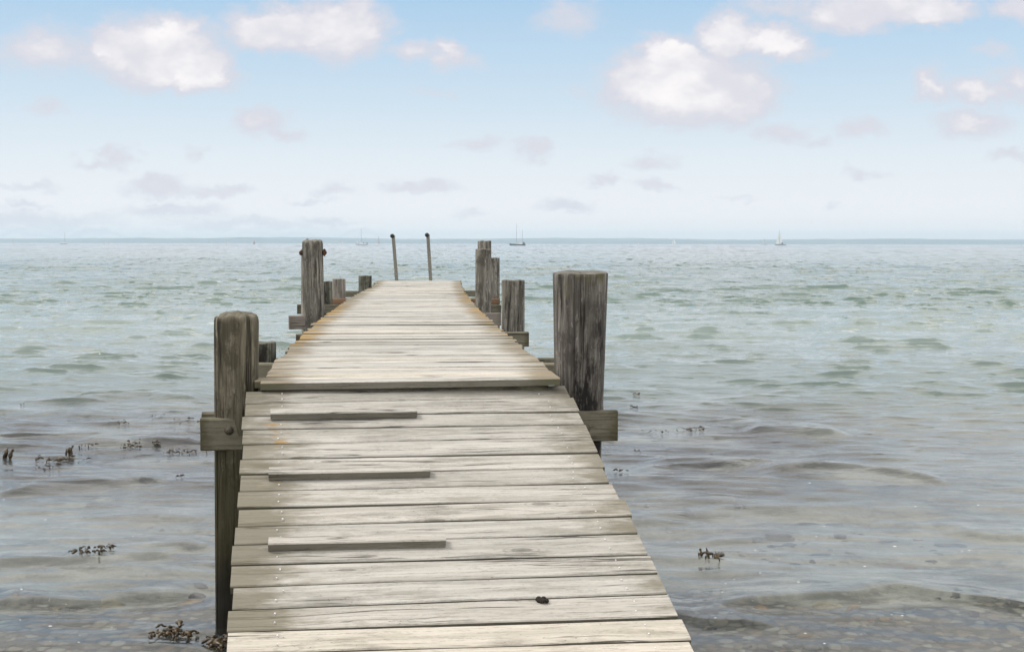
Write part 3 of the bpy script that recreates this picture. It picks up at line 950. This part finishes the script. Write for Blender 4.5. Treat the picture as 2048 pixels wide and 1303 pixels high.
# stringers under the planks
for s_ in (.10, .5, .90):
    q = MB()
    A, B = TL.lerp(TR, s_) - RN * .034, TL.lerp(BL, tl[-1]).lerp(TR.lerp(BR, tr[-1]), s_) - RN * .034
    A = A.lerp(B, .02)
    ex = (TR - TL).normalized()
    rings = []
    for t_ in np.linspace(0, 1, 20):
        c_ = A.lerp(B, float(t_))
        rings.append([q.vert(c_ + ex * a + RN * b, (float(t_) * 3, a + b, s_), .4) for a, b in ((-.028, 0), (.028, 0), (.028, -.10), (-.028, -.10))])
    q.loft(rings, True, 0, False)
    q.build('stringer', BEAM_OLD, ramp)
# cleats
def on_ramp(px, py):
    s_, t_ = .5, .5
    f = lambda s, t: TL.lerp(BL, t).lerp(TR.lerp(BR, t), s)
    for _ in range(30):
        x0, y0 = proj(f(s_, t_)); xs, ys = proj(f(s_ + .001, t_)); xt, yt = proj(f(s_, t_ + .001))
        a, b, c, d = (xs - x0) * 1000, (xt - x0) * 1000, (ys - y0) * 1000, (yt - y0) * 1000
        ex_, ey_ = px - x0, py - y0
        det = a * d - b * c
        s_ += (ex_ * d - b * ey_) / det
        t_ += (a * ey_ - c * ex_) / det
    return f(s_, t_)
for i, (x0, y0, x1, y1) in enumerate(((541, 842, 834, 836.5), (537, 961, 860, 955), (536, 1104, 891, 1096))):
    A, B = on_ramp(x0, y0), on_ramp(x1, y1)
    dn = (A - B).cross(RN).normalized()
    if dn.y < 0: dn = -dn
    hgt = .030
    q = MB()
    A += RN * (hgt + .003); B += RN * (hgt + .003)
    board(q, A, A + dn * .052, B, B + dn * .052, hgt, 26, 500 + i, [.5, .55, .6][i],
          lambda s, vv: .15, lambda s, vv: 0, wobble=.003, chamfer=.004, side_mi=1)
    for s in (.07, .5, .93):
        pn = A.lerp(B, s) + dn * .026
        ids = [q.vert(pn + RN * .0012 + Vector((math.cos(k_ * .785), math.sin(k_ * .785), 0)) * .003) for k_ in range(8)]
        q.face(ids, 2)
    q.build('cleat', [PL_RAMP, PL_EDGE, NAIL], ramp)
# tin packer under the deck edge
A = on_ramp(551, 778); B = on_ramp(575, 778)
q = MB()
box_beam(q, A + RN * .006, B + RN * .006, .006, .05, 9)
q.build('packing_strip', simple('white_packer', (.7, .7, .7), .5, 0, .1), ramp)
# dark bird dropping on a plank
q = MB()
c_ = on_ramp(1081, 1205)
rr = random.Random(4)
for _ in range(9):
    q.ball(c_ + Vector((rr.gauss(0, .011), rr.gauss(0, .006), .004 + rr.random() * .008)), rr.uniform(.006, .012), 8, 6)
tag(q.build('bird_dropping', DROPPING), 'small dark bird dropping on a lower ramp plank', 'dropping')

# ------------------------------------------------------------------ boats
def paint(name, col, rough=.5):
    return simple(name, col, rough, 0, .06, 1.5, .4)
B_NAVY, B_WHITE, B_GREY = paint('navy_hull', (.012, .016, .03), .35), paint('white_hull', (.75, .76, .78), .4), paint('grey_hull', (.42, .44, .46), .4)
B_SAIL, B_SAILG = paint('white_sail', (.85, .85, .84), .8), paint('grey_sail', (.55, .56, .57), .8)
B_MAST, B_DARKC, B_RED = paint('alloy_mast', (.25, .27, .28), .4), paint('dark_canvas', (.05, .06, .08), .8), paint('red_sail_patch', (.30, .08, .06), .8)
B_TAN = paint('teak', (.35, .24, .14), .6)

def hull_mesh(L, beam_, free, sheer=.25):
    q = MB()
    n = 16
    rings = []
    for i in range(n + 1):
        s = i / n
        x = (s - .5) * L
        b = beam_ / 2 * (math.sin(math.pi * min(1, .12 + .88 * s) ** .75) ** .6 if s < .98 else .02)
        b = max(b, .03)
        fr = free * (1 + sheer * (2 * s - 1) ** 2 + .25 * s)
        rake = .06 * L * max(0, s - .75) / .25
        ring = []
        for (a, hh) in ((-1, 1), (-.96, .45), (-.7, -.12), (0, -.35), (.7, -.12), (.96, .45), (1, 1)):
            xx = x + (rake * hh if hh > 0 else 0)
            ring.append(q.vert((xx, a * b, hh * fr if hh > 0 else hh * free)))
        rings.append(ring)
    for a_, b_ in zip(rings[:-1], rings[1:]):
        for k_ in range(6):
            q.face((a_[k_], a_[k_ + 1], b_[k_ + 1], b_[k_]), 0, True)
        q.face((a_[6], a_[0], b_[0], b_[6]), 1, False)
    q.face(tuple(rings[0])); q.face(tuple(reversed(rings[-1])))
    return q
def sail_mesh(pts, belly, thick=.03, n=8):
    """three-cornered sail: tack, clew, head; bellied sideways and closed on both sides"""
    T_, K_, Hd = map(Vector, pts)
    q = MB()
    side = []
    for off in (thick, -thick):
        rows = []
        for i in range(n + 1):
            s = i / n
            a, b = T_.lerp(Hd, s), K_.lerp(Hd, s)
            rows.append([q.vert(a.lerp(b, j / n) + Vector((0, belly * math.sin(math.pi * j / n) * (1 - s) + off, 0))) for j in range(n + 1)])
        side.append(rows)
        for r0, r1 in zip(rows[:-1], rows[1:]):
            for j in range(n):
                f = (r0[j], r0[j + 1], r1[j + 1], r1[j])
                q.face(f if off > 0 else tuple(reversed(f)), 0, True)
    return q

def sailboat(px, yw, hull_px, mast_px=None, mast_y=None, hull=B_WHITE, main=None, jib=None, label='', heading=1, extras=(), sail=B_SAIL, free=.075, detail=True):
    Y = min(2750, max(500, onz(px, yw, 0).y))
    s = Y / F
    L = hull_px * s
    base = at(px, yw, Y); base.z = 0
    b = empty('sailing_boat', base, label, 'boat', 'boats sailing far out on the sea')
    def part(q, name, m, par=None):
        o = q.build(name, m)
        o.parent = par or b
        return o
    h = hull_mesh(L, L * .28, L * free)
    if heading < 0:
        h.v = [(-x, y_, z) for x, y_, z in h.v]
    part(h, 'hull', [hull, B_WHITE])
    fz = L * free
    hd = heading
    if mast_y is not None:
        mx = ((mast_px or px) - px) * s
        mt = (yw - mast_y) * s
        q = MB(); q.tube([(mx, 0, fz * .8), (mx, 0, mt * .6), (mx + .004 * mt, 0, mt)], [max(.12, .36 * s), max(.11, .32 * s), max(.09, .26 * s)], 8)
        part(q, 'mast', B_MAST)
        if detail:
            q = MB(); q.tube([(mx, 0, fz + .10 * L), (mx - hd * .36 * L, 0, fz + .10 * L)], max(.07, .12 * s), 8); part(q, 'boom', B_DARKC if not main else B_MAST)
            q = MB(); q.tube([(mx, 0, mt * .98), (hd * .50 * L, 0, fz * 1.4)], .022, 6); part(q, 'forestay', B_MAST)
            q = MB(); q.tube([(mx, 0, mt * .98), (-hd * .48 * L, 0, fz * 1.2)], .022, 6); part(q, 'backstay', B_MAST)
    if main:
        pts = [((x - px) * s, 0, (yw - y_) * s) for x, y_ in main]
        part(sail_mesh(pts, .06 * L), 'mainsail', sail)
    if jib:
        pts = [((x - px) * s, .02 * L, (yw - y_) * s) for x, y_ in jib]
        part(sail_mesh(pts, .08 * L), 'jib', sail)
    for (nm, x0, x1, y0, y1, m) in extras:
        q = MB()
        X0, X1, Z0, Z1 = (x0 - px) * s, (x1 - px) * s, (yw - y0) * s, (yw - y1) * s
        d = L * .085
        rings = [[q.vert(v_) for v_ in ((X0, -d, Z0), (X1, -d, Z0), (X1, d, Z0), (X0, d, Z0))],
                 [q.vert(v_) for v_ in ((X0 + .02 * L, -d * .8, Z1), (X1 - .02 * L, -d * .8, Z1), (X1 - .02 * L, d * .8, Z1), (X0 + .02 * L, d * .8, Z1))]]
        q.loft(rings, True, 0, False)
        part(q, nm, m)
    return b

def boats():
    sailboat(1035.5, 490.8, 31, 1033, 447, B_NAVY, label='largest boat, dark hulled ketch with bare masts, no sails set', heading=-1, free=.085,
             extras=[('cabin', 1032, 1046, 488, 485.6, B_WHITE), ('cockpit_tent', 1045, 1049.5, 488, 484, B_DARKC), ('cabin_side', 1033, 1038, 486.8, 486.0, B_TAN),
                     ('mizzen_mast', 1044.6, 1045.3, 488, 460, B_GREY)])
    sailboat(724, 489.8, 24, 722.5, 456, B_GREY, label='white and grey yacht with bare mast, left of the ladder rails', heading=-1, free=.08,
             jib=[(713.5, 486), (716, 486), (714.6, 481.5)],
             extras=[('cabin', 720, 730, 487.5, 485.6, B_WHITE), ('spray_hood', 726, 728.5, 486.5, 484.5, B_DARKC), ('dinghy_cover', 732.5, 735.5, 487, 485, B_DARKC)])
    sailboat(757, 488.9, 11, 757.5, 472, B_WHITE, main=[(757.2, 486.8), (760, 487), (757, 473)], jib=[(752.5, 487), (756.8, 487), (756.5, 475)], label='pale boat under white sails just left of the ladder rails', heading=-1, sail=B_SAILG)
    sailboat(1561, 490.2, 21, 1558.5, 461, B_NAVY, main=[(1558.8, 486.5), (1565.5, 486.8), (1559, 464)], jib=[(1551.5, 487.5), (1558, 487.5), (1558, 466)], label='dark hulled boat under tall white sails far to the right', heading=-1,
             extras=[('crew', 1563, 1566, 488, 484.6, B_DARKC)])
    sailboat(1528.5, 489.2, 12, 1529, 475.5, B_GREY, main=[(1529, 487.3), (1533, 487.5), (1529, 477)], jib=[(1523, 487.6), (1528.4, 487.6), (1528, 479)], label='grey sailed boat close beside the dark hulled sloop on the right', heading=-1, sail=B_SAILG)
    sailboat(1348, 489.0, 9, 1347.3, 474, B_WHITE, main=[(1347.6, 487.2), (1352.5, 487.4), (1347.5, 475.5)], jib=[(1343.8, 487.6), (1347, 487.6), (1346.9, 477)], label='small boat with two white sails right of the tarred pile', heading=-1)
    sailboat(127.5, 488.3, 13, 130, 463, B_NAVY, label='small dark hulled motor sailer with white cabin at far left', heading=-1, detail=False,
             extras=[('cabin', 124, 131, 486.8, 484.4, B_WHITE)])
    for (px, y0, y1, wd, lab, sl) in ((27, 479.5, 488.4, 3, 'leftmost boat, one narrow white sail against the hills', B_SAIL), (209, 481, 488.5, 2.6, 'left of a pair of tiny white sails near the left shore', B_SAIL),
                              (218, 482.5, 488.5, 3, 'right of a pair of tiny white sails near the left shore', B_SAIL), (454, 479.5, 488.6, 4, 'white sailed boat midway between left edge and tall pile', B_SAIL),
                              (508.3, 480.5, 488.9, 4, 'small boat with reddish sail left of the tall left pile', B_RED), (684.5, 480, 488.5, 5, 'boat with slanting white sail right of the tall left pile', B_SAIL),
                              (1275.5, 482, 488.9, 4, 'small white sailed boat just right of the tarred pile', B_SAIL), (1311, 486, 489, 4, 'tiniest white boat, low on the horizon', B_SAIL), (1702, 484.5, 490, 3, 'rightmost boat, tiny white sail on the horizon', B_SAIL)):
        sailboat(px, y1, wd * 1.5, px - .3, y0, B_WHITE, main=[(px, y1 - 1.2), (px + wd * .55, y1 - 1.1), (px, y0 + .2)], jib=[(px - wd * .6, y1 - 1.2), (px - .3, y1 - 1.2), (px - .3, y0 + 2)], label=lab, sail=sl, detail=False, heading=-1)
boats()

# ------------------------------------------------------------------ seaweed, stones, foam
def weed_material():
    m, t, out = mat('bladder_wrack')
    pos = t.n('ShaderNodeTexCoord').outputs['Object']
    n = t.noise(pos, 28, 4, .6)
    c = t.mix(t.rng(n, .35, .65), (.018, .013, .008), (.085, .052, .012))
    principled(t, out, c, .35, t.bump(n, .4, .004), .5)
    return m
WEED = weed_material()
def surf_z(x, y):
    X, Y, Zw = WGRID
    r = int(np.argmin(np.abs(Y[:, 0] - y)))
    c = int(np.argmin(np.abs(X[r] - x)))
    return float(Zw[r, c])
def weed(px, py, wpx, hpx, n, tall, label, seed, lie=.6):
    rng = random.Random(seed)
    if seed not in (2, 3, 22): lie = max(lie, .88)
    c0 = onz(px, py, 0)
    c0.z = surf_z(c0.x, c0.y)
    root = empty('seaweed', c0, label, 'seaweed', 'brown seaweed breaking the water surface')
    sx = wpx / 2 * c0.y / F
    sy = hpx / 2 * (c0.y ** 2) / (H * F)
    for i in range(int(n * 1.7)):
        x = max(-1.3, min(1.3, rng.gauss(0, .7))) * sx; yv = max(-1.3, min(1.3, rng.gauss(0, .7))) * sy
        z = surf_z(c0.x + x, c0.y + yv)
        az = rng.uniform(0, 6.28)
        flat_ = rng.random() < lie
        ln = tall * (rng.uniform(.45, 1.15) if not flat_ else rng.lognormvariate(-.35, .5))
        wd = ln * rng.uniform(.10, .22) if not flat_ else ln * rng.uniform(.18, .34)
        pts, rads = [], []
        base = Vector((c0.x + x, c0.y + yv, z - (.003 if flat_ else .012)))
        bend = rng.uniform(-.5, .5)
        for k_ in range(7):
            s = k_ / 6
            if flat_:
                q_ = base + Vector((math.cos(az + bend * s) * ln * 1.3 * s, math.sin(az + bend * s) * ln * 1.3 * s, .010 + .014 * math.sin(math.pi * s) + .006 * math.sin(9 * s + i)))
            else:
                q_ = base + Vector((math.cos(az) * ln * .3 * s * s, math.sin(az) * ln * .3 * s * s, ln * s + .01))
            pts.append(q_)
            rads.append(wd * (.35 + .8 * math.sin(math.pi * min(1, s * .85 + .12))) * (1 + .25 * math.sin(5 * s + i)))
        o_ = MB()
        o_.tube(pts, rads, 8)
        if rng.random() < .5:
            o_.ball(pts[-1], wd * rng.uniform(.7, 1.2), 8, 6)
        if flat_:
            o_.v = [(a, b, z + .007 + (cz - z) * .62) for a, b, cz in o_.v]
        o_.build('frond', WEED, root)
weed(42, 814, 6, 2, 2, .030, 'lone dark scrap of seaweed, farthest out at the left edge', 1, .2)
weed(14, 916, 12, 3, 4, .065, 'two upright brown fronds of seaweed at the left edge', 2, .0)
weed(139, 905, 10, 4, 5, .060, 'upright brown frond standing above the left seaweed patch', 3, .2)
weed(120, 918, 80, 14, 22, .028, 'wide trailing patch of brown seaweed at left', 4, .8)
weed(172, 893, 24, 4, 6, .022, 'small flat scrap of seaweed right of the upright frond', 5, .9)
weed(88, 938, 34, 5, 8, .018, 'thin row of seaweed bits in front of the left patch', 6, .9)
weed(240, 849, 32, 4, 7, .018, 'scattered seaweed specks far out left of the pile', 7, .6)
weed(318, 838, 24, 3, 5, .016, 'tiny seaweed specks farthest out near the left crossbeam', 24, .6)
weed(262, 892, 36, 10, 14, .022, 'brown seaweed tuft midway between patch and crossbeam', 8, .6)
weed(310, 890, 14, 5, 5, .028, 'dark seaweed knot left of the crossbeam', 9, .4)
weed(372, 903, 60, 8, 20, .020, 'band of brown seaweed beside the left crossbeam', 10, .7)
weed(375, 848, 44, 6, 9, .018, 'loose seaweed bits behind the left crossbeam end', 11, .6)
weed(362, 957, 10, 3, 3, .024, 'single seaweed scrap in front of the left pile', 12, .5)
weed(188, 1112, 54, 22, 22, .024, 'seaweed clump over dark weed in the left shallows', 13, .4)
weed(345, 1272, 58, 18, 30, .027, 'large dark wrack heap by the foot of the left pile', 14, .75)
weed(436, 1288, 34, 22, 18, .028, 'black wrack hugging the base of the left pile', 15, .8)
weed(1273, 790, 12, 3, 4, .022, 'seaweed scrap farthest out beside the tarred pile', 16, .6)
weed(1272, 817, 10, 2, 3, .024, 'dark seaweed blob above the right crossbeam end', 17, .3)
weed(1382, 860, 46, 5, 14, .018, 'row of brown seaweed bits right of the crossbeam', 18, .6)
weed(1310, 863, 50, 4, 7, .015, 'sparse seaweed specks between crossbeam and brown row', 19, .7)
weed(1276, 902, 12, 2, 3, .022, 'small seaweed scrap just below the right crossbeam', 20, .3)
weed(1418, 906, 6, 2, 2, .018, 'tiny dark seaweed speck alone in the right shallows', 21, .3)
weed(1415, 1118, 50, 14, 11, .032, 'upright brown seaweed tuft in the shallows right of the ramp', 22, .55)
weed(1240, 950, 20, 3, 4, .016, 'greenish seaweed wisp close to the ramp edge', 23, .9)

def stone_material(name, col, var=.35):
    m, t, out = mat(name)
    pos = t.n('ShaderNodeTexCoord').outputs['Object']
    n = t.noise(pos, 14, 5, .65)
    n2 = t.noise(pos, 60, 4, .7)
    c = t.mix(t.rng(n, .3, .7), tuple(x * (1 - var) for x in col), tuple(min(1, x * (1 + var)) for x in col))
    c = t.mix(t.math('MULTIPLY', t.rng(n2, .55, .75), .4), c, tuple(x * .35 for x in col))
    principled(t, out, c, .6, t.bump(n2, .4, .004), .4)
    return m
ST = {'grey': stone_material('grey_stone', (.17, .165, .16)), 'pale': stone_material('pale_stone', (.48, .48, .44), .15), 'ochre': stone_material('ochre_stone', (.32, .20, .09)),
      'dark': stone_material('dark_stone', (.06, .058, .056)), 'buff': stone_material('buff_stone', (.34, .29, .20)), 'red': stone_material('red_stone', (.20, .10, .07))}
SKEYS = ['grey', 'pale', 'ochre', 'dark', 'buff', 'red']
def rock_into(q, c, r, rng, mi, flat_=.5, nu=10, nv=7):
    ph = [rng.uniform(0, 6.28) for _ in range(6)]
    ax = rng.uniform(.7, 1.4); rot = rng.uniform(0, 3.14)
    i0 = len(q.v)
    q.ball((0, 0, 0), 1.0, nu, nv, mi)
    for i in range(i0, len(q.v)):
        x, y_, z = q.v[i]
        k_ = 1 + .22 * math.sin(2.3 * x + ph[0]) + .18 * math.sin(2.9 * y_ + ph[1]) + .14 * math.sin(3.1 * z + 2 * x + ph[2]) + .09 * math.sin(6 * x - 4 * y_ + ph[3])
        X, Yv, Z = x * k_ * ax * r, y_ * k_ / ax * r, z * k_ * flat_ * r
        q.v[i] = (c[0] + X * math.cos(rot) - Yv * math.sin(rot), c[1] + X * math.sin(rot) + Yv * math.cos(rot), c[2] + Z)
def bed_pt(px, py):
    """where the eye's ray, bent at the water surface, meets the seabed"""
    d = ray(px, py).normalized()
    p0 = onz(px, py, 0)
    hor = Vector((d.x, d.y, 0)); si = hor.length / 1.333
    dn = hor.normalized() * si - Vector((0, 0, math.sqrt(1 - si * si)))
    q_ = p0.copy()
    for _ in range(400):
        q_ += dn * .01
        if q_.z < float(bed_z(np.array(q_.x), np.array(q_.y))): break
    return q_
def stone(px, py, wpx, kind, label, seed, flat_=.5):
    q_ = bed_pt(px, py)
    r = wpx / 2 * q_.y / F
    rng = random.Random(seed)
    m = MB()
    rock_into(m, (0, 0, r * flat_ * .35), r, rng, 0, flat_, 18, 12)
    o = m.build('stone', ST[kind])
    o.location = q_
    return tag(o, label, 'stone', 'stones under the shallow water')
stone(1521, 1217, 30, 'ochre', 'bright ochre stone just right of the ramp foot', 1)
stone(1650, 1215, 60, 'buff', 'long buff stone under the near right swell', 2, .35)
stone(1703, 1218, 36, 'ochre', 'brown stone beside the long buff stone', 3)
stone(1640, 1230, 40, 'buff', 'sandy stone nearest the bottom right pebbles', 4)
stone(1442, 998, 42, 'pale', 'pale round stone in the right shallows by the ramp', 5)
stone(1668, 1046, 32, 'grey', 'grey oval stone, right of the darker pair', 6)
stone(1615, 1044, 36, 'dark', 'dark oval stone mid right shallows', 7)
stone(1560, 1076, 56, 'dark', 'broad dark stone in the middle of the right shallows', 8, .4)
stone(1645, 1108, 34, 'grey', 'grey cube-like stone among the right shallows', 9)
stone(1780, 975, 46, 'dark', 'reddish dark weed covered stone behind the right swell', 10, .4)
stone(130, 1012, 66, 'pale', 'large flat pale stone in the left shallows', 11, .35)
stone(200, 1000, 44, 'pale', 'smaller pale stone right of the large flat one', 12, .4)
stone(222, 1208, 50, 'buff', 'buff stone under the near left swell', 14, .35)
stone(116, 1213, 24, 'buff', 'small yellowish stone at lower left', 15)
stone(378, 1200, 42, 'ochre', 'ochre stone just left of the brown pile foot', 16, .35)
stone(1900, 1090, 50, 'grey', 'grey stone towards the right edge', 18, .4)

rng = random.Random(31)
q = MB()
for i in range(1500):
    Y_ = 4.9 + 4.6 * rng.random() ** 1.7
    X_ = rng.uniform(-.5, .5) * Y_ * 1.05
    if math.sin(2.1 * X_ + 1.3 * Y_) + math.sin(3.7 * Y_ - 1.1 * X_) < -.5 + (Y_ - 5) * .35: continue
    r_ = rng.lognormvariate(-3.75, .45)
    zb = float(bed_z(np.array(X_), np.array(Y_)))
    rock_into(q, (X_, Y_, zb + r_ * .1), min(r_, .06), rng, rng.choices(range(6), [6, .7, 1.3, 5, 2, .8])[0], rng.uniform(.35, .6), 8, 5)
tag(q.build('pebbles', [ST[k_] for k_ in SKEYS]), kind='stuff')

q = MB()
for i in range(100):
    if rng.random() < .6:
        px_, py_ = rng.gauss(1560, 220), rng.uniform(960, 1300)
    else:
        px_, py_ = rng.gauss(220, 150), rng.uniform(980, 1300)
    if 430 < px_ < 1130 + (py_ - 780) * .5: continue
    c_ = onz(px_, py_, 0); z_ = surf_z(c_.x, c_.y)
    r_ = rng.lognormvariate(-5.8, .5)
    q.ball((c_.x, c_.y, z_), r_, 8, 5, 0, (1.6, .9, .4))
tag(q.build('foam_flecks', simple('white_foam', (.85, .86, .86), .4, 0, .05)), kind='stuff')

# ------------------------------------------------------------------ haze
q = MB()
vs = [q.vert((x, y_, z)) for z in (-11.5, 60) for (x, y_) in ((-9500, -60), (9500, -60), (9500, 7900), (-9500, 7900))]
for f in ((0, 3, 2, 1), (4, 5, 6, 7), (0, 1, 5, 4), (1, 2, 6, 5), (2, 3, 7, 6), (3, 0, 4, 7)):
    q.face([vs[i] for i in f])
m, t, out = mat('sea_haze')
pv = t.n('ShaderNodeVolumePrincipled')
pv.inputs['Color'].default_value = (.74, .89, 1.0, 1)
pv.inputs['Density'].default_value = .00021
pv.inputs['Anisotropy'].default_value = .2
t.link(pv.outputs[0], out.inputs['Volume'])
tag(q.build('haze', m), kind='stuff')
